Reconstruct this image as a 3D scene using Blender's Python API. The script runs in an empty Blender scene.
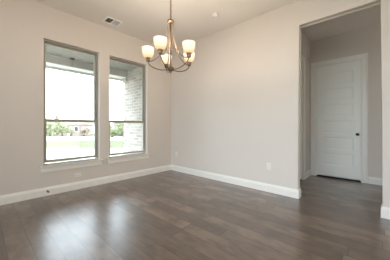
import bpy, bmesh, math, random
from mathutils import Vector, Matrix
random.seed(7)
scene = bpy.context.scene
COL = scene.collection

# ------------------------------------------------------------ camera
cam_data = bpy.data.cameras.new('camera')
cam = bpy.data.objects.new('camera', cam_data)
COL.objects.link(cam)
cam.location = (0, 0, 1.11)
cam.rotation_euler = (math.radians(90), 0, math.radians(-47.2))
cam_data.sensor_width = 36
cam_data.lens = 200.0 / 390.0 * 36.0
cam_data.shift_y = -3.6 / 390.0
cam_data.clip_start = 0.02
cam_data.clip_end = 600
scene.camera = cam

# ------------------------------------------------------------ sky, exposure
SKY = 3.5
world = bpy.data.worlds.new('overcast_sky')
scene.world = world
world.use_nodes = True
wt = world.node_tree
wt.nodes.clear()
w_out = wt.nodes.new('ShaderNodeOutputWorld')
w_bg = wt.nodes.new('ShaderNodeBackground')
w_tc = wt.nodes.new('ShaderNodeTexCoord')
w_sep = wt.nodes.new('ShaderNodeSeparateXYZ')
w_ramp = wt.nodes.new('ShaderNodeValToRGB')
w_ramp.color_ramp.elements[0].position = 0.0
w_ramp.color_ramp.elements[0].color = (0.82, 0.91, 1.0, 1)
w_ramp.color_ramp.elements[1].position = 1.0
w_ramp.color_ramp.elements[1].color = (0.72, 0.86, 1.0, 1)
wt.links.new(w_tc.outputs['Generated'], w_sep.inputs[0])
wt.links.new(w_sep.outputs['Z'], w_ramp.inputs[0])
wt.links.new(w_ramp.outputs[0], w_bg.inputs[0])
w_bg.inputs[1].default_value = SKY
wt.links.new(w_bg.outputs[0], w_out.inputs[0])

def portal(name, loc, direction, sx, sy):
    d = bpy.data.lights.new(name, 'AREA')
    d.shape = 'RECTANGLE'
    d.size = sx
    d.size_y = sy
    d.cycles.is_portal = True
    o = bpy.data.objects.new(name, d)
    COL.objects.link(o)
    o.location = loc
    o.rotation_euler = Vector(direction).to_track_quat('-Z', 'Y').to_euler()
    return o

scene.view_settings.view_transform = 'Standard'
scene.view_settings.look = 'None'
scene.view_settings.gamma = 1
scene.view_settings.use_curve_mapping = False
scene.view_settings.exposure = 1.22
scene.cycles.max_bounces = 10
scene.cycles.diffuse_bounces = 7
scene.cycles.transparent_max_bounces = 16
scene.cycles.sample_clamp_indirect = 6
scene.cycles.caustics_reflective = False
scene.cycles.caustics_refractive = False
scene.cycles.use_denoising = True

# main dimensions (metres)
H = 3.05                 # ceiling
XR = 3.34                # wall with the opening (room face)
TR = 0.12                # its thickness
YW = 3.93                # window wall (room face)
TW = 0.22
XB, YB = -1.5, -1.6      # far sides of the room, behind the camera
HX = 5.155               # hall back wall
HY = 1.17                # hall side wall
HYE = -1.9               # hall far end
OP0, OP1, OPH = -0.02, 0.93, 2.68   # opening in the right wall
WIN = [(0.69, 1.57), (1.745, 2.635)]
WZ0, WZ1 = 0.485, 2.52
WPANE = 4.055

# wide windows added out of view behind the camera to let daylight in
RW = (-1.2, 3.1, 0.08, 2.9)       # on the rear wall: x0, x1, z0, z1
SW = (-1.3, 3.5, 0.08, 2.9)       # on the side wall: y0, y1, z0, z1
for n, (a, b) in enumerate(WIN):
    portal('sky_portal', ((a + b) / 2, YW + TW + 0.01, (WZ0 + WZ1) / 2), (0, -1, 0), b - a, WZ1 - WZ0)
portal('sky_portal', ((RW[0] + RW[1]) / 2, YB - 0.21, (RW[2] + RW[3]) / 2), (0, 1, 0), RW[1] - RW[0], RW[3] - RW[2])
portal('sky_portal', (XB - 0.21, (SW[0] + SW[1]) / 2, (SW[2] + SW[3]) / 2), (1, 0, 0), SW[1] - SW[0], SW[3] - SW[2])
HW = (3.8, 4.9, 0.9, 2.5)            # added window on the hall end wall: x0, x1, z0, z1
portal('sky_portal', ((HW[0] + HW[1]) / 2, HYE - 0.21, (HW[2] + HW[3]) / 2), (0, 1, 0), HW[1] - HW[0], HW[3] - HW[2])
BULB_WATTS = 5.5

# ------------------------------------------------------------ node helpers
class NT:
    def __init__(self, name):
        self.m = bpy.data.materials.new(name)
        self.m.use_nodes = True
        self.t = self.m.node_tree
        self.t.nodes.clear()
        self.out = self.t.nodes.new('ShaderNodeOutputMaterial')
    def n(self, kind, **kw):
        x = self.t.nodes.new(kind)
        for k, v in kw.items():
            setattr(x, k, v)
        return x
    def l(self, a, b):
        self.t.links.new(a, b)
    def val(self, x, sock):
        if hasattr(x, 'is_linked') or hasattr(x, 'node'):
            self.l(x, sock)
        else:
            sock.default_value = x
    def math(self, op, a, b=0.0, c=None):
        x = self.n('ShaderNodeMath', operation=op)
        self.val(a, x.inputs[0])
        self.val(b, x.inputs[1])
        if c is not None:
            self.val(c, x.inputs[2])
        return x.outputs[0]
    def vec(self, a, b, c):
        x = self.n('ShaderNodeCombineXYZ')
        for s, v in zip(x.inputs, (a, b, c)):
            self.val(v, s)
        return x.outputs[0]
    def noise(self, vec, scale, detail=3.0, rough=0.55):
        x = self.n('ShaderNodeTexNoise')
        if vec is not None:
            self.l(vec, x.inputs['Vector'])
        x.inputs['Scale'].default_value = scale
        x.inputs['Detail'].default_value = detail
        x.inputs['Roughness'].default_value = rough
        return x.outputs['Fac']
    def ramp(self, fac, stops):
        x = self.n('ShaderNodeValToRGB')
        el = x.color_ramp.elements
        while len(el) < len(stops):
            el.new(0.5)
        for e, (p, c) in zip(el, stops):
            e.position = p
            e.color = (*c, 1) if len(c) == 3 else c
        self.l(fac, x.inputs[0])
        return x.outputs[0]
    def mix(self, fac, a, b, blend='MIX'):
        x = self.n('ShaderNodeMix', data_type='RGBA', blend_type=blend)
        self.val(fac, x.inputs[0])
        for v, s in ((a, x.inputs[6]), (b, x.inputs[7])):
            if isinstance(v, tuple):
                s.default_value = (*v, 1) if len(v) == 3 else v
            else:
                self.l(v, s)
        return x.outputs[2]
    def bsdf(self, color, rough=0.5, metal=0.0, bump=None, bump_s=0.2, bump_d=0.01, spec=0.5, **kw):
        b = self.n('ShaderNodeBsdfPrincipled')
        if isinstance(color, tuple):
            b.inputs['Base Color'].default_value = (*color, 1)
        else:
            self.l(color, b.inputs['Base Color'])
        self.val(rough, b.inputs['Roughness'])
        b.inputs['Metallic'].default_value = metal
        b.inputs['Specular IOR Level'].default_value = spec
        for k, v in kw.items():
            b.inputs[k].default_value = v
        if bump is not None:
            bp = self.n('ShaderNodeBump')
            bp.inputs['Strength'].default_value = bump_s
            bp.inputs['Distance'].default_value = bump_d
            self.l(bump, bp.inputs['Height'])
            self.l(bp.outputs[0], b.inputs['Normal'])
        self.l(b.outputs[0], self.out.inputs[0])
        return b
    def pos(self):
        return self.n('ShaderNodeTexCoord').outputs['Object']

def paint(name, col, rough=0.6, scale=90, strength=0.06, spec=0.3, vary=0.02):
    t = NT(name)
    p = t.pos()
    nz = t.noise(p, scale, 2)
    big = t.noise(p, 1.3, 2)
    c2 = tuple(max(0, x * (1 - vary)) for x in col)
    t.bsdf(t.mix(big, col, c2), rough, bump=nz, bump_s=strength, bump_d=0.002, spec=spec)
    return t.m

M = {}
M['wall'] = paint('wall_paint', (0.60, 0.54, 0.495))
M['ceiling'] = paint('ceiling_paint', (0.725, 0.67, 0.62), scale=60)
M['trim'] = paint('white_trim_paint', (0.75, 0.715, 0.675), rough=0.35, strength=0.0, spec=0.45)
M['jamb'] = paint('daylit_jamb_paint', (0.86, 0.82, 0.77), rough=0.5, strength=0.0, spec=0.3)  # lighter than the trim, with daylight on the reveal put into the colour
M['sill'] = paint('satin_sill_paint', (0.70, 0.65, 0.60), rough=0.9, strength=0.0, spec=0.03)
M['door'] = paint('door_paint', (0.78, 0.77, 0.73), rough=0.4, strength=0.01, spec=0.4)
M['vinyl'] = paint('taupe_vinyl', (0.31, 0.285, 0.245), rough=0.45, strength=0.0, spec=0.4)
M['bead'] = paint('pale_glazing_bead', (0.55, 0.53, 0.48), rough=0.45, strength=0.0, spec=0.4)
M['white_plastic'] = paint('white_plastic', (0.67, 0.63, 0.585), rough=0.35, strength=0.0, spec=0.5)
M['grey_slot'] = paint('dark_slot', (0.035, 0.033, 0.03), rough=0.7, strength=0.0)
M['black'] = paint('black_metal', (0.016, 0.014, 0.013), rough=0.32, strength=0.0, spec=0.5)
M['vent_white'] = paint('vent_white_enamel', (0.86, 0.85, 0.83), rough=0.4, strength=0.0)
M['porch_white'] = paint('porch_trim_paint', (0.85, 0.85, 0.84), rough=0.6, strength=0.02)
M['porch_board'] = paint('porch_ceiling_paint', (0.27, 0.265, 0.245), rough=0.6, strength=0.02)
M['beam_paint'] = paint('porch_beam_paint', (0.46, 0.46, 0.455), rough=0.6, strength=0.02)
M['concrete'] = paint('pale_concrete', (0.60, 0.58, 0.54), rough=0.85, scale=20, strength=0.2, vary=0.12)
M['stucco'] = paint('tan_bounce_stucco', (0.82, 0.66, 0.50), rough=0.9, scale=30, strength=0.2, vary=0.06)
M['bounce_patio'] = paint('pale_bounce_stone', (0.80, 0.73, 0.64), rough=0.85, scale=20, strength=0.2, vary=0.08)
t = NT('brushed_bronze')
p = t.pos()
t.bsdf(t.mix(t.noise(p, 40, 2), (0.23, 0.165, 0.11), (0.17, 0.12, 0.08)), 0.55, metal=0.8)
M['bronze'] = t.m
t = NT('dark_bronze')
t.bsdf(t.mix(t.noise(t.pos(), 40, 2), (0.19, 0.125, 0.075), (0.13, 0.085, 0.05)), 0.35, metal=0.8)
M['dark_bronze'] = t.m

# lit opal glass
t = NT('lit_opal_glass')
sep = t.n('ShaderNodeSeparateXYZ')
t.l(t.n('ShaderNodeTexCoord').outputs['Generated'], sep.inputs[0])
lw = t.n('ShaderNodeLayerWeight')
lw.inputs['Blend'].default_value = 0.35
em = t.n('ShaderNodeEmission')
t.l(t.ramp(sep.outputs['Z'], [(0.0, (1.0, 0.62, 0.30)), (0.3, (1.0, 0.80, 0.55)), (0.75, (1.0, 0.89, 0.72))]), em.inputs[0])
t.l(t.math('MULTIPLY_ADD', lw.outputs['Facing'], -0.22, 0.46), em.inputs[1])
tr = t.n('ShaderNodeBsdfTranslucent')
tr.inputs[0].default_value = (0.10, 0.09, 0.08, 1)
ad = t.n('ShaderNodeAddShader')
t.l(em.outputs[0], ad.inputs[0])
t.l(tr.outputs[0], ad.inputs[1])
t.l(ad.outputs[0], t.out.inputs[0])
M['opal'] = t.m
t = NT('glowing_bulb')
em = t.n('ShaderNodeEmission')
em.inputs[0].default_value = (1.0, 0.78, 0.5, 1)
em.inputs[1].default_value = 6.0
t.l(em.outputs[0], t.out.inputs[0])
M['bulb'] = t.m

# clear pane
t = NT('window_glass')
fr = t.n('ShaderNodeFresnel')
fr.inputs[0].default_value = 1.5
tp = t.n('ShaderNodeBsdfTransparent')
tp.inputs[0].default_value = (0.96, 0.975, 0.965, 1)
gl = t.n('ShaderNodeBsdfGlossy')
gl.inputs['Roughness'].default_value = 0.0
mx = t.n('ShaderNodeMixShader')
t.l(t.math('MULTIPLY', fr.outputs[0], 1.0), mx.inputs[0])
t.l(tp.outputs[0], mx.inputs[1])
t.l(gl.outputs[0], mx.inputs[2])
t.l(mx.outputs[0], t.out.inputs[0])
M['glass'] = t.m

# hand scraped hardwood, boards running away from the window wall (along Y)
t = NT('hardwood_floor')
p = t.pos()
s = t.n('ShaderNodeSeparateXYZ')
t.l(p, s.inputs[0])
X, Y = s.outputs[0], s.outputs[1]
BW, BL = 0.165, 1.25
rx = t.math('DIVIDE', X, BW)
row = t.math('FLOOR', rx)
fx = t.math('FRACT', rx)
wn = t.n('ShaderNodeTexWhiteNoise', noise_dimensions='1D')
t.l(row, wn.inputs['W'])
ry = t.math('ADD', t.math('DIVIDE', Y, BL), t.math('MULTIPLY', wn.outputs['Value'], 7.3))
colm = t.math('FLOOR', ry)
fy = t.math('FRACT', ry)
wn2 = t.n('ShaderNodeTexWhiteNoise', noise_dimensions='2D')
t.l(t.vec(row, colm, 0.0), wn2.inputs['Vector'])
rnd = wn2.outputs['Value']
gx = t.math('MINIMUM', fx, t.math('SUBTRACT', 1.0, fx))
gy = t.math('MINIMUM', fy, t.math('SUBTRACT', 1.0, fy))
joint = t.math('MINIMUM', t.math('MULTIPLY', gx, BW / 0.005), t.math('MULTIPLY', gy, BL / 0.005))
joint = t.math('MINIMUM', joint, 1.0)
off = t.math('MULTIPLY', rnd, 31.0)
gv = t.vec(t.math('MULTIPLY', X, 40.0), t.math('ADD', t.math('MULTIPLY', Y, 5.0), off), off)
grain = t.noise(gv, 1.0, 6, 0.65)
gv2 = t.vec(t.math('MULTIPLY', X, 6.5), t.math('ADD', t.math('MULTIPLY', Y, 3.6), off), off)
blot = t.noise(gv2, 1.0, 4, 0.6)
base = t.ramp(rnd, [(0.0, (0.100, 0.067, 0.048)), (0.3, (0.130, 0.088, 0.063)), (0.7, (0.165, 0.113, 0.081)), (1.0, (0.210, 0.145, 0.105))])
c = t.mix(t.ramp(blot, [(0.36, (0.75, 0.75, 0.75)), (0.58, (0, 0, 0))]), base, (0.066, 0.047, 0.036))
c = t.mix(t.math('MULTIPLY', t.ramp(grain, [(0.45, (0, 0, 0)), (0.75, (1, 1, 1))]), 0.28), c, (0.27, 0.20, 0.155))
c = t.mix(joint, (0.05, 0.036, 0.027), c)
hgt = t.math('ADD', t.math('MULTIPLY', joint, 0.3), t.math('MULTIPLY', blot, 0.6))
hgt = t.math('ADD', hgt, t.math('MULTIPLY', grain, 0.25))
rg = t.math('MULTIPLY_ADD', grain, 0.16, 0.27)
t.bsdf(c, rg, bump=hgt, bump_s=0.22, bump_d=0.002, spec=0.4,
       **{'Coat Weight': 0.8, 'Coat Roughness': 0.27, 'Coat IOR': 1.55})
M['floor'] = t.m

def brick(name, c1, c2, mortar, axis='Y', scale=1.0):
    t = NT(name)
    p = t.pos()
    s = t.n('ShaderNodeSeparateXYZ')
    t.l(p, s.inputs[0])
    u = s.outputs[1] if axis == 'Y' else s.outputs[0]
    b = t.n('ShaderNodeTexBrick')
    t.l(t.vec(t.math('ADD', u, s.outputs[0] if axis == 'Y' else s.outputs[1]), s.outputs[2], 0.0), b.inputs['Vector'])
    b.inputs['Color1'].default_value = (*c1, 1)
    b.inputs['Color2'].default_value = (*c2, 1)
    b.inputs['Mortar'].default_value = (*mortar, 1)
    b.inputs['Scale'].default_value = scale
    b.inputs['Brick Width'].default_value = 0.23
    b.inputs['Row Height'].default_value = 0.075
    b.inputs['Mortar Size'].default_value = 0.007
    b.inputs['Bias'].default_value = -0.1
    nz = t.noise(p, 9, 4)
    c = t.mix(t.math('MULTIPLY', nz, 0.5), b.outputs['Color'], tuple(x * 0.65 for x in c1))
    t.bsdf(c, 0.85, bump=t.math('SUBTRACT', 1.0, b.outputs['Fac']), bump_s=0.6, bump_d=0.008)
    return t.m
M['brick'] = brick('washed_grey_brick', (0.55, 0.50, 0.45), (0.30, 0.27, 0.245), (0.66, 0.60, 0.54))
M['red_brick'] = brick('far_red_brick', (0.33, 0.24, 0.21), (0.42, 0.33, 0.30), (0.55, 0.5, 0.45), axis='X')

def mottled(name, a, b, scale, rough=0.9):
    t = NT(name)
    nz = t.noise(t.pos(), scale, 5, 0.6)
    t.bsdf(t.ramp(nz, [(0.35, a), (0.65, b)]), rough, spec=0.1)
    return t.m
M['lawn'] = mottled('pale_lawn', (0.120, 0.126, 0.064), (0.150, 0.152, 0.092), 0.8)
M['dirt'] = mottled('pale_caliche_dirt', (0.20, 0.195, 0.125), (0.50, 0.46, 0.38), 1.1)
M['leaf'] = mottled('broad_leaf', (0.22, 0.245, 0.125), (0.32, 0.335, 0.20), 1.5)
M['needle'] = mottled('blue_green_needles', (0.18, 0.195, 0.12), (0.25, 0.26, 0.17), 1.5)
M['dry_leaf'] = mottled('dry_brown_leaf', (0.30, 0.23, 0.18), (0.42, 0.35, 0.29), 1.5)
M['bark'] = mottled('bark', (0.12, 0.09, 0.07), (0.2, 0.16, 0.12), 6)
M['shingle'] = mottled('tan_shingles', (0.28, 0.22, 0.18), (0.36, 0.30, 0.25), 3)
M['siding'] = mottled('cream_siding', (0.50, 0.46, 0.42), (0.58, 0.54, 0.49), 2)
M['dark_pane'] = paint('dark_house_pane', (0.05, 0.06, 0.07), rough=0.15, strength=0)

# ------------------------------------------------------------ mesh helpers
def link(name, bm, mat, parent=None, smooth=False, bevel=None):
    bmesh.ops.recalc_face_normals(bm, faces=bm.faces[:])
    me = bpy.data.meshes.new(name)
    bm.to_mesh(me)
    bm.free()
    if smooth:
        for f in me.polygons:
            f.use_smooth = True
    o = bpy.data.objects.new(name, me)
    COL.objects.link(o)
    me.materials.append(M[mat])
    if parent is not None:
        o.parent = parent
    if bevel:
        b = o.modifiers.new('bevel', 'BEVEL')
        b.width = bevel
        b.segments = 2
        b.limit_method = 'ANGLE'
    return o

def empty(name, loc=(0, 0, 0), rz=0.0):
    o = bpy.data.objects.new(name, None)
    o.empty_display_size = 0.1
    COL.objects.link(o)
    o.location = loc
    o.rotation_euler = (0, 0, rz)
    return o

def tag(o, label=None, cat=None, group=None, kind=None):
    for k, v in (('label', label), ('category', cat), ('group', group), ('kind', kind)):
        if v:
            o[k] = v
    return o

def struct(o, label, cat):
    return tag(o, label, cat, kind='structure')

def box(bm, x0, x1, y0, y1, z0, z1):
    v = [bm.verts.new((x, y, z)) for x in (x0, x1) for y in (y0, y1) for z in (z0, z1)]
    for f in ((0, 1, 3, 2), (4, 6, 7, 5), (0, 4, 5, 1), (2, 3, 7, 6), (0, 2, 6, 4), (1, 5, 7, 3)):
        bm.faces.new([v[i] for i in f])

def boxes(name, lst, mat, parent=None, bevel=None):
    bm = bmesh.new()
    for b in lst:
        box(bm, *b)
    return link(name, bm, mat, parent, bevel=bevel)

def lathe(bm, prof, n=24, loc=(0, 0, 0), axis='Z', cap=True):
    rings = []
    for r, h in prof:
        ring = []
        for i in range(n):
            a = 2 * math.pi * i / n
            q = (r * math.cos(a), r * math.sin(a), h)
            if axis == 'X':
                q = (h, q[0], q[1])
            elif axis == 'Y':
                q = (q[0], h, q[1])
            ring.append(bm.verts.new((q[0] + loc[0], q[1] + loc[1], q[2] + loc[2])))
        rings.append(ring)
    for a, b in zip(rings, rings[1:]):
        for i in range(n):
            j = (i + 1) % n
            bm.faces.new((a[i], a[j], b[j], b[i]))
    if cap:
        bm.faces.new(rings[0][::-1])
        bm.faces.new(rings[-1])

def smooth_pts(pts, k=6):
    P = [Vector(p) for p in pts]
    out = []
    for i in range(len(P) - 1):
        p0 = P[max(i - 1, 0)]
        p1, p2 = P[i], P[i + 1]
        p3 = P[min(i + 2, len(P) - 1)]
        for s in range(k):
            u = s / k
            out.append(0.5 * ((2 * p1) + (p2 - p0) * u + (2 * p0 - 5 * p1 + 4 * p2 - p3) * u * u + (3 * p1 - p0 - 3 * p2 + p3) * u ** 3))
    out.append(P[-1])
    return out

def tube(bm, pts, r, n=8, closed=False):
    P = [Vector(p) for p in pts]
    rings = []
    m = len(P)
    ref = None
    for i, q in enumerate(P):
        if closed:
            d = P[(i + 1) % m] - P[i - 1]
        else:
            d = P[min(i + 1, m - 1)] - P[max(i - 1, 0)]
        d.normalize()
        if ref is None:
            ref = Vector((0, 0, 1)) if abs(d.z) < 0.9 else Vector((1, 0, 0))
        a = (ref - d * ref.dot(d)).normalized()
        ref = a
        b = d.cross(a)
        rr = r[i] if isinstance(r, (list, tuple)) else r
        rings.append([bm.verts.new(q + (a * math.cos(2 * math.pi * k / n) + b * math.sin(2 * math.pi * k / n)) * rr) for k in range(n)])
    pairs = list(zip(rings, rings[1:]))
    if closed:
        pairs.append((rings[-1], rings[0]))
    for A, B in pairs:
        for k in range(n):
            j = (k + 1) % n
            bm.faces.new((A[k], A[j], B[j], B[k]))
    if not closed:
        bm.faces.new(rings[0][::-1])
        bm.faces.new(rings[-1])

def sweep(bm, pts, N, prof):
    """profile (a, b) swept along a polyline with mitred corners; a = sideways (N x d), b = along N"""
    P = [Vector(p) for p in pts]
    N = Vector(N).normalized()
    rings = []
    for i, q in enumerate(P):
        ds = []
        if i > 0:
            ds.append((P[i] - P[i - 1]).normalized())
        if i < len(P) - 1:
            ds.append((P[i + 1] - P[i]).normalized())
        S = [N.cross(d) for d in ds]
        m = S[0] if len(S) == 1 else (S[0] + S[1]) / (1 + S[0].dot(S[1]))
        rings.append([bm.verts.new(q + m * a + N * b) for a, b in prof])
    k = len(prof)
    for A, B in zip(rings, rings[1:]):
        for i in range(k):
            j = (i + 1) % k
            bm.faces.new((A[i], A[j], B[j], B[i]))
    bm.faces.new(rings[0][::-1])
    bm.faces.new(rings[-1])

# ------------------------------------------------------------ room shell
struct(boxes('floor', [(XB, HX + 0.12, HYE, YW, -0.12, 0.0)], 'floor'),
       'dark brown hand scraped hardwood floor running into the hall', 'floor')
struct(boxes('ceiling', [(XB - 0.2, HX + 0.14, HYE - 0.2, YW + TW, H, H + 0.15)], 'ceiling'),
       'flat beige painted ceiling over the room and hall', 'ceiling')

def panel_wall(lst_holes, u0, u1, z0, z1):
    """rectangles (u0,u1,z0,z1) that cover a wall with rectangular holes"""
    us = sorted({u0, u1, *[h[0] for h in lst_holes], *[h[1] for h in lst_holes]})
    res = []
    for a, b in zip(us, us[1:]):
        hs = sorted([(h[2], h[3]) for h in lst_holes if h[0] <= a + 1e-6 and h[1] >= b - 1e-6])
        z = z0
        for lo, hi in hs:
            if lo > z + 1e-6:
                res.append((a, b, z, lo))
            z = hi
        if z < z1 - 1e-6:
            res.append((a, b, z, z1))
    return res

holes = [(a, b, WZ0, WZ1) for a, b in WIN]
struct(boxes('wall_left', [(a, b, YW, YW + TW, z0, z1) for a, b, z0, z1 in panel_wall(holes, XB, XR + TR, 0.0, H)], 'wall'),
       'beige wall with two tall windows', 'wall')

# wall with the cased-free opening, rounded drywall corners
bm = bmesh.new()
outline = [(YB, 0), (OP0, 0), (OP0, OPH), (OP1, OPH), (OP1, 0), (YW, 0), (YW, H), (YB, H)]
va = [bm.verts.new((XR, y, z)) for y, z in outline]
vb = [bm.verts.new((XR + TR, y, z)) for y, z in outline]
bm.faces.new(va)
bm.faces.new(vb[::-1])
k = len(outline)
for i in range(k):
    j = (i + 1) % k
    bm.faces.new((va[i], vb[i], vb[j], va[j]))
bm.edges.ensure_lookup_table()
sel = []
for vs in (va, vb):
    for i in (1, 2, 3):
        e = bm.edges.get((vs[i], vs[i + 1]))
        if e:
            sel.append(e)
bmesh.ops.bevel(bm, geom=sel, offset=0.016, segments=4, profile=0.5, affect='EDGES')
struct(link('wall_right', bm, 'wall'), 'pale greige wall with a tall opening to the hall', 'wall')

# walls behind the camera (with the big windows added for daylight)
struct(boxes('wall_rear', [(a, b, YB - 0.2, YB, z0, z1) for a, b, z0, z1 in panel_wall([RW], XB - 0.2, XR + TR, 0.0, H)], 'wall'),
       'beige rear wall with a wide window added for daylight', 'wall')
struct(boxes('wall_side', [(XB - 0.2, XB, a, b, z0, z1) for a, b, z0, z1 in panel_wall([SW], YB, YW, 0.0, H)], 'wall'),
       'beige side wall with a wide window added for daylight', 'wall')

# hall
D1 = (0.262, 1.072)       # door in the hall back wall (y range)
DH = 2.455
D2 = (3.72, 4.565)        # door in the hall side wall (x range)
CW = 0.095                # casing width
struct(boxes('wall_hall_back', [(HX, HX + 0.12, a, b, z0, z1) for a, b, z0, z1 in panel_wall([(D1[0], D1[1], 0.0, DH)], HYE, HY + 0.12, 0.0, H)], 'wall'),
       'greige hall wall around the closed white door', 'wall')
struct(boxes('wall_hall_side', [(a, b, HY, HY + 0.12, z0, z1) for a, b, z0, z1 in panel_wall([(D2[0], D2[1], 0.0, DH)], XR + TR, HX, 0.0, H)], 'wall'),
       'short greige hall wall at the left of the white door', 'wall')
struct(boxes('wall_hall_end', [(a, b, HYE - 0.2, HYE, z0, z1) for a, b, z0, z1 in panel_wall([HW], XR + TR, HX + 0.14, 0.0, H)], 'wall'),
       'greige wall at the far end of the hall', 'wall')

# baseboards
BASE = [(0, 0), (0.016, 0), (0.016, 0.098), (0.012, 0.106), (0.012, 0.114), (0.007, 0.124), (0.005, 0.135), (0, 0.135)]
def baseboard(name, pts, label):
    bm = bmesh.new()
    sweep(bm, [(x, y, 0) for x, y in pts], (0, 0, 1), BASE)
    return struct(link(name, bm, 'trim'), label, 'baseboard')
# the profile goes to the left of the direction of travel
baseboard('baseboard_left', [(XR - 0.016, YW)[::1], (XB, YW)], 'white baseboard below the two windows')
baseboard('baseboard_right', [(XR + TR, OP1 + 0.0), (XR, OP1), (XR, YW)][::1], 'white baseboard from the hall opening to the corner')
baseboard('baseboard_right_end', [(XR, YB), (XR, OP0), (XR + TR, OP0)], 'white baseboard to the right of the hall opening')
baseboard('baseboard_hall_back', [(HX, HYE), (HX, D1[0] - CW)], 'white baseboard right of the closed white door')
baseboard('baseboard_hall_side', [(HX, HY), (D2[1] + CW, HY)], 'short white baseboard at the left of the white door')

# ------------------------------------------------------------ windows
def window(name, a, b, label):
    root = empty(name, ((a + b) / 2, YW, WZ0))
    struct(root, label, 'window')
    def part(nm, lst, mat, parent=root, bevel=None):
        bm = bmesh.new()
        for q in lst:
            box(bm, *q)
        bmesh.ops.translate(bm, verts=bm.verts[:], vec=Vector((-(a + b) / 2, -YW, -WZ0)))
        return link(nm, bm, mat, parent, bevel=bevel)
    y0, y1 = YW + 0.068, YW + 0.158
    f = 0.032
    part('window_frame', [(a, a + f, y0, y1, WZ0, WZ1), (b - f, b, y0, y1, WZ0, WZ1),
                   (a + f, b - f, y0, y1, WZ0, WZ0 + 0.012), (a + f, b - f, y0, y1, WZ1 - 0.024, WZ1)], 'vinyl', bevel=0.003)
    part('window_jamb', [(a, a + 0.006, YW + 0.001, y0, WZ0 + 0.002, WZ1), (b - 0.006, b, YW + 0.001, y0, WZ0 + 0.002, WZ1)], 'jamb')
    zm = 1.205
    s = 0.02
    A, B = a + f, b - f
    # upper sash sits outwards, lower sash inwards
    for nm, z0, z1, ya, yb, bot, top in (('upper_sash', zm - 0.022, WZ1 - 0.024, y0 + 0.05, y0 + 0.075, 0.04, 0.018),
                                         ('lower_sash', WZ0 + f, zm + 0.030, y0 + 0.014, y0 + 0.046, 0.030, 0.044)):
        sa = part(nm, [(A, A + s, ya, yb, z0, z1), (B - s, B, ya, yb, z0, z1),
                       (A + s, B - s, ya, yb, z0, z0 + bot), (A + s, B - s, ya, yb, z1 - top, z1)], 'vinyl', bevel=0.002)
        yc = (ya + yb) / 2
        e = 0.010
        g0, g1, h0, h1 = A + s, B - s, z0 + bot, z1 - top
        part('glazing_bead', [(g0, g0 + e, ya + 0.003, yb - 0.003, h0, h1), (g1 - e, g1, ya + 0.003, yb - 0.003, h0, h1),
                              (g0 + e, g1 - e, ya + 0.003, yb - 0.003, h0, h0 + e), (g0 + e, g1 - e, ya + 0.003, yb - 0.003, h1 - e, h1)], 'bead', sa)
        part('pane', [(A + s, B - s, yc - 0.002, yc + 0.002, z0 + bot, z1 - top)], 'glass', sa)
    lk = part('sash_lock', [((a + b) / 2 - 0.025, (a + b) / 2 + 0.025, y0 + 0.004, y0 + 0.014, zm - 0.004, zm + 0.012)], 'vinyl', bevel=0.003)
    # white stool and apron under the opening
    st = part('window_stool', [(a - 0.045, b + 0.045, YW - 0.048, YW, WZ0 - 0.024, WZ0), (a, b, YW, y0, WZ0 - 0.0, WZ0 + 0.002)], 'sill', bevel=0.004)
    part('window_apron', [(a - 0.03, b + 0.03, YW - 0.018, YW, WZ0 - 0.104, WZ0 - 0.040), (a - 0.025, b + 0.025, YW - 0.003, YW, WZ0 - 0.040, WZ0 - 0.024)], 'trim', bevel=0.003)  # recess below the stool shaped to give it a shadow line
    return root
window('window_1', WIN[0][0], WIN[0][1], 'tall taupe framed window on the left, looking onto trees and houses')
window('window_2', WIN[1][0], WIN[1][1], 'tall taupe framed window beside the chandelier, brick wall outside')

def added_window(name, u0, u1, z0, z1, side, label):
    root = struct(empty(name, (0, 0, 0)), label, 'window')
    f = 0.07 if side != 'hall' else 0.05
    n = 3 if side != 'hall' else 2
    us = [u0 + (u1 - u0) * i / n for i in range(n + 1)]
    fr = [(u0, u1, z0, z0 + f), (u0, u1, z1 - f, z1)]
    for i, u in enumerate(us):
        uu = min(max(u, u0 + f / 2), u1 - f / 2)
        fr.append((uu - f / 2, uu + f / 2, z0 + f, z1 - f))
    def to(q, d0, d1):
        a, b, c, d = q
        if side == 'side':
            return (XB - d1, XB - d0, a, b, c, d)
        yy = YB if side == 'rear' else HYE
        return (a, b, yy - d1, yy - d0, c, d)
    boxes('window_frame', [to(q, 0.06, 0.14) for q in fr], 'vinyl', root)
    for i in range(n):
        boxes('pane', [to((us[i] + f / 2, us[i + 1] - f / 2, z0 + f, z1 - f), 0.098, 0.102)], 'glass', root)
added_window('added_rear_window', *RW, 'rear', 'wide three light window added in the rear wall for daylight')  # unseen window, added so daylight reaches the window wall
added_window('added_side_window', *SW, 'side', 'wide three light window added in the side wall for daylight')  # unseen window, added to light the wall with the opening
added_window('added_hall_window', *HW, 'hall', 'two light window added at the far end of the hall for daylight')  # unseen window, added to brighten the hall and its door

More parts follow.
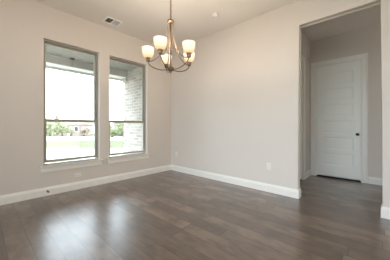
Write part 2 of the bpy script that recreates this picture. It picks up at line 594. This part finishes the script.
# ------------------------------------------------------------ doors
CAS = [(0, 0), (CW, 0), (CW, 0.020), (CW - 0.012, 0.022), (CW - 0.030, 0.016), (0.022, 0.013), (0.008, 0.011), (0, 0.008)]
def door(name, origin, rz, width, label, knob_side):
    """local frame: x along the door (0..width), -y faces the viewer, z up"""
    root = struct(empty(name, origin, rz), label, 'door')
    g = 0.018
    # jamb lining
    boxes('door_jamb', [(0, g, 0, 0.12, 0, DH), (width - g, width, 0, 0.12, 0, DH), (g, width - g, 0, 0.12, DH - g, DH),
                        (g, g + 0.012, 0.050, 0.085, 0, DH - g), (width - g - 0.012, width - g, 0.050, 0.085, 0, DH - g)], 'trim', root)
    bm = bmesh.new()
    r = 0.005
    sweep(bm, [(width - r, 0, 0), (width - r, 0, DH - r), (r, 0, DH - r), (r, 0, 0)][::-1], (0, -1, 0), CAS)
    link('door_casing', bm, 'trim', root)
    # leaf: stiles, rails, six recessed panels
    x0, x1 = g + 0.003, width - g - 0.003
    z0, z1 = 0.042, DH - g - 0.003
    yf, yb = 0.012, 0.047
    stile = 0.115
    pb, ph, rail = 0.27, 0.262, 0.0865
    bm = bmesh.new()
    box(bm, x0, x0 + stile, yf, yb, z0, z1)
    box(bm, x1 - stile, x1, yf, yb, z0, z1)
    zs = [pb + i * (ph + rail) for i in range(6)]
    edges = [z0] + [v for z in zs for v in (z, z + ph)] + [z1]
    for i in range(0, len(edges), 2):
        box(bm, x0 + stile, x1 - stile, yf, yb, edges[i], edges[i + 1])
    leaf = link('door_leaf', bm, 'door', root)
    for z in zs:
        pm = bmesh.new()
        a, b, c, d = x0 + stile, x1 - stile, z, z + ph
        # sloped sticking down to a recess, then a slightly raised field
        loops = [(0.0, yf), (0.006, yf + 0.004), (0.026, yf + 0.006), (0.046, yf + 0.0035)]
        rings = [[pm.verts.new(v) for v in ((a + i, y, c + i), (b - i, y, c + i), (b - i, y, d - i), (a + i, y, d - i))] for i, y in loops]
        for A, B in zip(rings, rings[1:]):
            for q in range(4):
                pm.faces.new((A[q], A[(q + 1) % 4], B[(q + 1) % 4], B[q]))
        pm.faces.new(rings[-1])
        back = [pm.verts.new(v) for v in ((a, yb - 0.003, c), (b, yb - 0.003, c), (b, yb - 0.003, d), (a, yb - 0.003, d))]
        pm.faces.new(back[::-1])
        for q in range(4):
            pm.faces.new((rings[0][(q + 1) % 4], rings[0][q], back[q], back[(q + 1) % 4]))
        link('door_panel', pm, 'door', root)
    kx = x1 - 0.05 if knob_side == 'right' else x0 + 0.06
    bm = bmesh.new()
    lathe(bm, [(0.030, yf), (0.030, yf - 0.004), (0.026, yf - 0.008), (0.012, yf - 0.010), (0.011, yf - 0.030),
               (0.020, yf - 0.036), (0.028, yf - 0.046), (0.028, yf - 0.056), (0.020, yf - 0.066), (0.006, yf - 0.069)], 20, (kx, 0, 0.95), 'Y')
    kn = link('door_knob', bm, 'black', root, smooth=True)
    kn['label'] = 'round black door knob'
    hx = x0 - 0.004 if knob_side == 'right' else x1 + 0.004
    for hz in (0.28, 1.25, 2.2):
        bm = bmesh.new()
        lathe(bm, [(0.006, hz - 0.045), (0.006, hz + 0.045)], 8, (hx, yf - 0.006, 0))
        link('hinge', bm, 'trim', root)
    # dark strip standing in for the shade under and behind the leaf
    boxes('door_gap_shade', [(g, width - g, 0.016, 0.118, 0.0, 0.004)], 'grey_slot', root)
    return root
# viewer stands at smaller X, so local -y -> world -X : rotate -90 deg
door('door_1', (HX, D1[1], 0), -math.pi / 2, D1[1] - D1[0], 'closed white six panel door with a black knob at the end of the hall', 'right')
# viewer stands at smaller Y
door('door_2', (D2[0], HY, 0), 0.0, D2[1] - D2[0], 'white door in the hall side wall, only its casing showing past the opening', 'left')

# panels added behind the doors so that no daylight leaks in
struct(boxes('hall_light_block', [(HX + 0.118, HX + 0.14, HYE, HY + 0.14, 0, H), (XR + TR, HX + 0.14, HY + 0.118, HY + 0.14, 0, H)], 'wall'),
       'plain panels added behind the hall doors to block daylight', 'wall')

# ------------------------------------------------------------ chandelier
CX, CY = 1.475, 1.741
ch = empty('chandelier', (CX, CY, H))
tag(ch, 'five light bronze chandelier with lit white glass shades hanging from a chain', 'chandelier')
def zl(z):
    return z - H
bm = bmesh.new()
lathe(bm, [(0.066, 0), (0.066, -0.006), (0.060, -0.016), (0.040, -0.026), (0.014, -0.032), (0.010, -0.045)], 28)
link('canopy', bm, 'bronze', ch, smooth=True)
bm = bmesh.new()
ztop, zbot = zl(H - 0.042), zl(2.335)
nl = 19
pitch = (ztop - zbot) / nl
for i in range(nl):
    zc = ztop - (i + 0.5) * pitch
    pts = []
    for s in range(14):
        a = 2 * math.pi * s / 14
        u, v = 0.009 * math.cos(a), (pitch * 0.5 + 0.0045) * math.sin(a)
        pts.append((u, 0, zc + v) if i % 2 == 0 else (0, u, zc + v))
    tube(bm, pts, 0.0032, 6, closed=True)
link('chain', bm, 'bronze', ch, smooth=True)
bm = bmesh.new()
tube(bm, [(0.004, 0.003, ztop), (-0.004, 0.004, zl(2.8)), (0.004, -0.003, zl(2.55)), (0.0, 0.0, zl(2.32))], 0.0025, 6)
link('cord', bm, 'bronze', ch, smooth=True)
bm = bmesh.new()
lathe(bm, [(0.006, zl(2.335)), (0.008, zl(2.322)), (0.014, zl(2.318)), (0.034, zl(2.310)), (0.040, zl(2.302)), (0.040, zl(2.288)), (0.032, zl(2.284)), (0.014, zl(2.283))][::-1], 24)
link('collar', bm, 'dark_bronze', ch, smooth=True)
bm = bmesh.new()
lathe(bm, [(0.0065, zl(1.77)), (0.0065, zl(2.20)), (0.010, zl(2.225)), (0.010, zl(2.25)), (0.0065, zl(2.27)), (0.0065, zl(2.30))], 14)
link('centre_column', bm, 'dark_bronze', ch, smooth=True)
bm = bmesh.new()
lathe(bm, [(0.004, zl(1.712)), (0.010, zl(1.716)), (0.012, zl(1.724)), (0.008, zl(1.732)), (0.020, zl(1.736)), (0.036, zl(1.741)), (0.038, zl(1.750)),
           (0.038, zl(1.770)), (0.030, zl(1.779)), (0.012, zl(1.784)), (0.008, zl(1.80))], 24)
link('hub', bm, 'dark_bronze', ch, smooth=True)

R = 0.256
arm0 = rod0 = shade0 = None
shade_meshes = {}
for i in range(5):
    ang = math.radians(-10.2 + 72 * i)
    ca, sa = math.cos(ang), math.sin(ang)
    def P(r, z, t=0.0):
        return (r * ca - t * sa, r * sa + t * ca, zl(z))
    bm = bmesh.new()
    tube(bm, smooth_pts([P(0.026, 1.757), P(0.08, 1.748), P(0.145, 1.757), P(0.205, 1.782), P(0.245, 1.815), P(R, 1.852)]), 0.0055, 8)
    arm = link('arm', bm, 'dark_bronze', ch, smooth=True)
    bm = bmesh.new()
    tube(bm, smooth_pts([P(0.030, 2.292), P(0.034, 2.22), P(0.042, 2.14), P(0.060, 2.06), P(0.092, 1.975), P(0.135, 1.903), P(0.185, 1.862), P(0.225, 1.848), P(R, 1.850)]), 0.005, 8)
    link('upper_rod', bm, 'bronze', ch, smooth=True)
    c = P(R, 0)
    bm = bmesh.new()
    lathe(bm, [(0.006, zl(1.838)), (0.020, zl(1.843)), (0.022, zl(1.850)), (0.022, zl(1.856)), (0.023, zl(1.872)), (0.028, zl(1.878)), (0.029, zl(1.890)), (0.022, zl(1.892))], 20, (c[0], c[1], 0))
    link('socket_cup', bm, 'bronze', arm, smooth=True)
    bm = bmesh.new()
    prof = [(0.026, 1.884), (0.036, 1.887), (0.046, 1.894), (0.054, 1.907), (0.060, 1.924), (0.065, 1.946), (0.068, 1.968), (0.0695, 1.988), (0.069, 1.998),
            (0.067, 1.998), (0.0665, 1.987), (0.065, 1.967), (0.062, 1.947), (0.057, 1.927), (0.050, 1.912), (0.042, 1.900), (0.032, 1.894), (0.022, 1.891)]
    lathe(bm, [(r, zl(z)) for r, z in prof], 28, (c[0], c[1], 0), cap=False)
    sh = link('glass_shade', bm, 'opal', ch, smooth=True)
    sh['label'] = 'lit white glass shade'
    bm = bmesh.new()
    lathe(bm, [(0.012, zl(1.888)), (0.013, zl(1.905)), (0.022, zl(1.925)), (0.025, zl(1.94)), (0.022, zl(1.957)), (0.010, zl(1.968))], 14, (c[0], c[1], 0))
    link('bulb', bm, 'bulb', sh, smooth=True)
    ld = bpy.data.lights.new('bulb_light', 'POINT')
    ld.energy = BULB_WATTS
    ld.color = (1.0, 0.84, 0.68)
    ld.shadow_soft_size = 0.025
    lo = bpy.data.objects.new('bulb_light', ld)
    COL.objects.link(lo)
    lo.parent = ch
    lo.location = (c[0], c[1], zl(2.008))

# ------------------------------------------------------------ ceiling fittings
# air vent
av = empty('air_vent', (1.677, 3.63, H))
tag(av, 'white rectangular air vent in the ceiling near the window wall', 'air vent')
bm = bmesh.new()
w, d = 0.145, 0.115
for q in ((-w, w, -d, -d + 0.030), (-w, w, d - 0.030, d), (-w, -w + 0.030, -d + 0.030, d - 0.030), (w - 0.030, w, -d + 0.030, d - 0.030), (-0.012, 0.012, -d + 0.030, d - 0.030)):
    box(bm, *q, -0.010, 0.0)
link('vent_frame', bm, 'vent_white', av, bevel=0.003)
boxes('vent_duct_shade', [(-w + 0.02, w - 0.02, -d + 0.02, d - 0.02, -0.001, 0.0005)], 'grey_slot', av)  # dark sheet painted as the shade inside the duct
for side, tilt in ((-1, 1), (1, -1)):
    for i in range(6):
        xc = side * (0.022 + i * 0.0178)
        bm = bmesh.new()
        ang = math.radians(48 * tilt)
        hw = 0.0085 if side < 0 else 0.0102
        dx, dz = hw * math.cos(ang), hw * math.sin(ang)
        v = [bm.verts.new(p) for p in ((xc - dx, -d + 0.030, -0.008 - dz * .8), (xc + dx, -d + 0.030, -0.008 + dz * .8), (xc + dx, d - 0.030, -0.008 + dz * .8), (xc - dx, d - 0.030, -0.008 - dz * .8))]
        f = bm.faces.new(v)
        ex = bmesh.ops.solidify(bm, geom=[f], thickness=0.0012)
        link('vent_slat', bm, 'vent_white', av)
# smoke detector
sd = empty('smoke_detector', (2.78, 2.10, H))
tag(sd, 'small round white smoke detector on the ceiling', 'smoke detector')
bm = bmesh.new()
lathe(bm, [(0.062, 0), (0.064, -0.008), (0.060, -0.014)], 28)
link('base_plate', bm, 'white_plastic', sd, smooth=True)
bm = bmesh.new()
lathe(bm, [(0.056, -0.013), (0.055, -0.026), (0.046, -0.036), (0.022, -0.041), (0.004, -0.042)], 28)
link('detector_cover', bm, 'white_plastic', sd, smooth=True)
bm = bmesh.new()
lathe(bm, [(0.010, -0.0405), (0.010, -0.044), (0.007, -0.045)], 14, (0.012, -0.005, 0))
b = link('test_button', bm, 'vent_white', sd, smooth=True)

# ------------------------------------------------------------ wall plates
def outlet(loc, rz, label, horizontal=False):
    """local: plate in xz plane, -y faces the room"""
    root = empty('wall_outlet', loc, rz)
    tag(root, label, 'outlet', 'white wall outlets near the floor')
    w, h = (0.058, 0.036) if horizontal else (0.036, 0.058)
    boxes('cover_plate', [(-w, w, -0.006, 0.0, -h, h)], 'white_plastic', root, bevel=0.003)
    for s in (-1, 1):
        dx, dz = (s * 0.0195, 0) if horizontal else (0, s * 0.0195)
        bm = bmesh.new()
        box(bm, dx - 0.0145, dx + 0.0145, -0.0085, -0.004, dz - 0.0145, dz + 0.0145)
        rc = link('receptacle', bm, 'white_plastic', root, bevel=0.003)
        bm = bmesh.new()
        for q in (-0.006, 0.006):
            if horizontal:
                box(bm, dx - 0.004, dx + 0.004, -0.0090, -0.0080, dz + q - 0.001, dz + q + 0.001)
            else:
                box(bm, dx + q - 0.001, dx + q + 0.001, -0.0090, -0.0080, dz - 0.004, dz + 0.004)
        link('slots', bm, 'grey_slot', rc)
    bm = bmesh.new()
    lathe(bm, [(0.003, -0.0055), (0.003, -0.0075)], 10, (0, 0, 0), 'Y')
    link('screw', bm, 'vent_white', root)
    return root
outlet((1.185, YW, 0.250), 0.0, 'white outlet mounted sideways under the left window', True)
outlet((XR, 1.385, 0.43), -math.pi / 2, 'white upright outlet on the right wall near the hall opening')
outlet((XR, 3.72, 0.425), -math.pi / 2, 'white upright outlet on the right wall close to the room corner')

sw = empty('light_switch', (4.86, HY, 1.60))
tag(sw, 'small white switch plate on the hall side wall beside the white door', 'light switch')
boxes('cover_plate', [(-0.036, 0.036, -0.006, 0, -0.058, 0.058)], 'white_plastic', sw, bevel=0.003)
boxes('rocker', [(-0.016, 0.016, -0.011, -0.005, -0.032, 0.032)], 'white_plastic', sw, bevel=0.002)
dc = empty('door_chime', (4.89, HY, 2.66))
tag(dc, 'small pale chime box high on the hall side wall', 'door chime')
boxes('chime_body', [(-0.07, 0.07, -0.03, 0, -0.075, 0.075)], 'wall', dc, bevel=0.006)
boxes('chime_grille', [(-0.05, 0.05, -0.033, -0.029, -0.05 + i * 0.02, -0.042 + i * 0.02) for i in range(6)], 'wall', dc)

# door stop screwed to the baseboard
ds = empty('door_stop', (0.745, YW - 0.016, 0.075))
tag(ds, 'small black rubber tipped door stop on the left baseboard', 'door stop')
bm = bmesh.new()
lathe(bm, [(0.013, 0), (0.013, -0.006), (0.006, -0.009)], 14, (0, 0, 0), 'Y')
link('mount', bm, 'dark_bronze', ds, smooth=True)
bm = bmesh.new()
lathe(bm, [(0.006, -0.008), (0.006, -0.058)], 10, (0, 0, 0), 'Y')
link('rod', bm, 'dark_bronze', ds, smooth=True)
bm = bmesh.new()
lathe(bm, [(0.008, -0.056), (0.013, -0.058), (0.013, -0.072), (0.009, -0.076)], 14, (0, 0, 0), 'Y')
link('rubber_tip', bm, 'black', ds, smooth=True)

# ------------------------------------------------------------ outside: porch
GZ = -0.60
PC = 2.61
PX0, PX1 = -3.0, 2.75
struct(boxes('porch_ceiling', [(PX0, PX1 + 0.3, YW + TW, 5.32, PC, PC + 0.12)], 'porch_board'), 'grey porch ceiling outside the windows', 'ceiling')
struct(boxes('porch_beam', [(PX0, PX1, 5.05, 5.30, 2.443, PC)], 'beam_paint'), 'painted beam along the porch edge', 'beam')
struct(boxes('lit_beam_underside', [(PX0, PX1, 5.052, 5.30, 2.43, 2.443)], 'porch_white'), 'white strip for the lit underside of the porch beam', 'trim')  # white paint stands for ground light on the underside of the beam
struct(boxes('porch_fascia', [(PX0, PX1, 5.30, 5.33, 2.375, PC + 0.12)], 'beam_paint'), 'grey fascia board along the porch edge', 'trim')
struct(boxes('porch_slab', [(PX0, PX1 + 0.3, YW + TW, 5.4, GZ, -0.08)], 'concrete'), 'concrete porch slab', 'floor')
struct(boxes('porch_brick_wall', [(PX1, PX1 + 0.3, YW + TW, 5.27, GZ, PC)], 'brick'), 'washed grey brick wall beside the porch', 'wall')
bm = bmesh.new()
box(bm, PX1 - 0.05, PX1 + 0.0, 5.05, 5.27, 2.33, 2.43)
struct(link('porch_bracket', bm, 'beam_paint', bevel=0.004), 'small beam bracket at the top of the brick wall', 'trim')
struct(boxes('porch_post', [(PX0, PX0 + 0.25, 5.05, 5.30, -0.08, 2.43)], 'porch_white'), 'porch post', 'post')
pl = empty('porch_light', (1.393, 4.98, PC))
tag(pl, 'small dark porch ceiling fitting with a thin hanging stem seen through the left window', 'porch light')
bm = bmesh.new()
lathe(bm, [(0.048, 0), (0.048, -0.016), (0.035, -0.028), (0.010, -0.034)], 20)
link('canopy', bm, 'grey_slot', pl, smooth=True)
bm = bmesh.new()
lathe(bm, [(0.007, -0.02), (0.007, -0.17)], 8)
link('stem', bm, 'vinyl', pl, smooth=True)
bm = bmesh.new()
lathe(bm, [(0.004, -0.165), (0.012, -0.17), (0.014, -0.185), (0.008, -0.195), (0.002, -0.197)], 12)
link('stem_end', bm, 'beam_paint', pl, smooth=True)

# ------------------------------------------------------------ outside: ground
FW = Vector((0.7337, 0.6794, 0))       # direction looking out over the lots
RT = Vector((0.6794, -0.7337, 0))
def strip(name, d0, d1, s0, s1, z0, z1, mat, label, cat):
    bm = bmesh.new()
    box(bm, s0, s1, d0, d1, z0, z1)
    bmesh.ops.rotate(bm, verts=bm.verts[:], cent=(0, 0, 0), matrix=Matrix.Rotation(math.radians(-47.2), 3, 'Z'))
    return struct(link(name, bm, mat), label, cat)
strip('ground', -90, 260, -170, 170, GZ - 0.3, GZ, 'lawn', 'pale lawn outside the windows', 'ground')
strip('dirt_lot', 10.4, 15.6, -60, 30, GZ, GZ + 0.012, 'dirt', 'bare pale dirt strip across the lawn outside', 'ground')
strip('bounce_dirt', 5.0, 9.5, -30, 20, GZ, GZ + 0.012, 'dirt', 'bare pale dirt added in front of the porch to bounce light up', 'ground')  # added to bounce light up under the porch beam
strip('street', 24.5, 33, -90, 60, GZ, GZ + 0.010, 'concrete', 'pale street in front of the far houses', 'street')

struct(boxes('bounce_patio', [(-9.0, XB - 0.2, -9.0, 7.0, GZ, -0.10), (XB - 0.2, 6.5, -9.0, HYE - 0.2, GZ, -0.10)], 'bounce_patio'), 'pale slab added out of view to bounce daylight in', 'bounce_patio')  # unseen pale slab, added to throw daylight onto the ceiling

struct(boxes('bounce_wall', [(-9.0, 8.0, -7.4, -7.1, GZ, 4.6)], 'stucco'), 'warm tan wall added out of view to bounce warm light in', 'wall')  # out of view, added to send warm light through the rear window

def at(px, dist):
    s = (px - 195) / 200.0 * dist
    return FW * dist + RT * s

def tree(px, dist, h, rad, label, conifer=False, leaf='leaf', n=1100, group='trees across the street', kind='tree'):
    q = at(px, dist)
    root = empty('shrub' if kind == 'shrub' else 'conifer_tree' if conifer else 'broadleaf_tree', (q.x, q.y, GZ))
    tag(root, label, kind, group)
    bm = bmesh.new()
    lathe(bm, [(0.14, 0), (0.10, h * 0.3), (0.05, h * 0.75)], 8)
    link('trunk', bm, 'bark', root, smooth=True)
    bm = bmesh.new()
    lobes = [(random.uniform(-.55, .55) * rad, random.uniform(-.55, .55) * rad, random.uniform(0.2, 0.75) * h, random.uniform(0.4, 0.6) * rad) for _ in range(7)]
    for k in range(n):
        if conifer:
            u = random.random() ** 0.6
            z = h * (1 - u * 0.88)
            r = rad * u * random.uniform(0.5, 1.0)
            a = random.uniform(0, 6.283)
            c = Vector((r * math.cos(a), r * math.sin(a), z))
        else:
            lx, ly, lz, lr = random.choice(lobes)
            v = Vector((random.gauss(0, 1), random.gauss(0, 1), random.gauss(0, 1))).normalized() * lr * random.uniform(0.6, 1.05)
            c = Vector((lx + v.x, ly + v.y, max(0.25, lz + v.z)))
        e1 = Vector((random.gauss(0, 1), random.gauss(0, 1), random.gauss(0, 1))).normalized()
        e2 = e1.orthogonal().normalized()
        s = random.uniform(0.07, 0.17)
        bm.faces.new([bm.verts.new(c + e1 * s), bm.verts.new(c + e2 * s * .7), bm.verts.new(c - e1 * s), bm.verts.new(c - e2 * s * .7)])
    link('foliage', bm, leaf, root)
    return root
tree(50, 36, 3.5, 1.7, 'round green tree at the left edge of the left window view')
tree(57, 41, 4.7, 0.9, 'tall pointed conifer behind the round trees in the left window', True, 'needle')
tree(62, 34, 3.0, 1.5, 'round green tree beside the brick house in the left window')
tree(46, 40, 2.9, 1.0, 'low green tree cut by the frame of the left window')
tree(112, 31, 2.5, 1.2, 'round green tree at the left edge of the right window view')
tree(118, 38, 3.4, 1.1, 'tall green tree in the middle of the right window view')
tree(124, 30, 2.5, 1.2, 'green tree half hidden by the porch brick wall')
tree(84, 58, 3.6, 1.2, 'grey green conifer behind the houses in the left window', True, 'needle')

def house(px, dist, w, d, hw, hr, rz, wall, label):
    q = at(px, dist)
    root = empty('house', (q.x, q.y, GZ), rz)
    tag(root, label, 'house', 'far houses')
    boxes('house_wall', [(-w / 2, w / 2, -d / 2, d / 2, 0, hw)], wall, root)
    bm = bmesh.new()
    e = 0.3
    v = [bm.verts.new(p) for p in ((-w / 2 - e, -d / 2 - e, hw), (w / 2 + e, -d / 2 - e, hw), (w / 2 + e, d / 2 + e, hw), (-w / 2 - e, d / 2 + e, hw), (-w / 4, 0, hw + hr), (w / 4, 0, hw + hr))]
    for f in ((0, 1, 5, 4), (2, 3, 4, 5), (1, 2, 5), (3, 0, 4), (3, 2, 1, 0)):
        bm.faces.new([v[i] for i in f])
    link('roof', bm, 'shingle', root)
    for u in (-0.28, 0.28):
        f = boxes('house_window', [(u * w - .4, u * w + .4, -d / 2 - .04, -d / 2, 0.7, 1.7)], 'porch_white', root)
        boxes('house_pane', [(u * w - .32, u * w + .32, -d / 2 - .06, -d / 2 - .035, 0.78, 1.62)], 'dark_pane', f)
    boxes('front_door', [(-.4, .4, -d / 2 - .05, -d / 2, 0, 1.8)], 'porch_white', root)
    return root
tree(71, 36, 1.7, 0.8, 'low brown shrub left of the far brick house', leaf='dry_leaf', n=420, group='shrubs before the houses', kind='shrub')
tree(84, 36, 1.6, 0.9, 'low brown shrub right of the far brick house', leaf='dry_leaf', n=420, group='shrubs before the houses', kind='shrub')
rz = math.radians(-47.2)
house(76, 41, 4.6, 4, 2.1, 0.95, rz, 'red_brick', 'far red brick house beside the trees in the left window')
house(96, 51, 4.4, 4, 2.1, 0.9, rz + 0.15, 'siding', 'far cream sided house at the right side of the left window')
house(119, 47, 3.4, 4, 1.9, 0.8, rz - 0.2, 'siding', 'far cream house behind the trees in the right window')
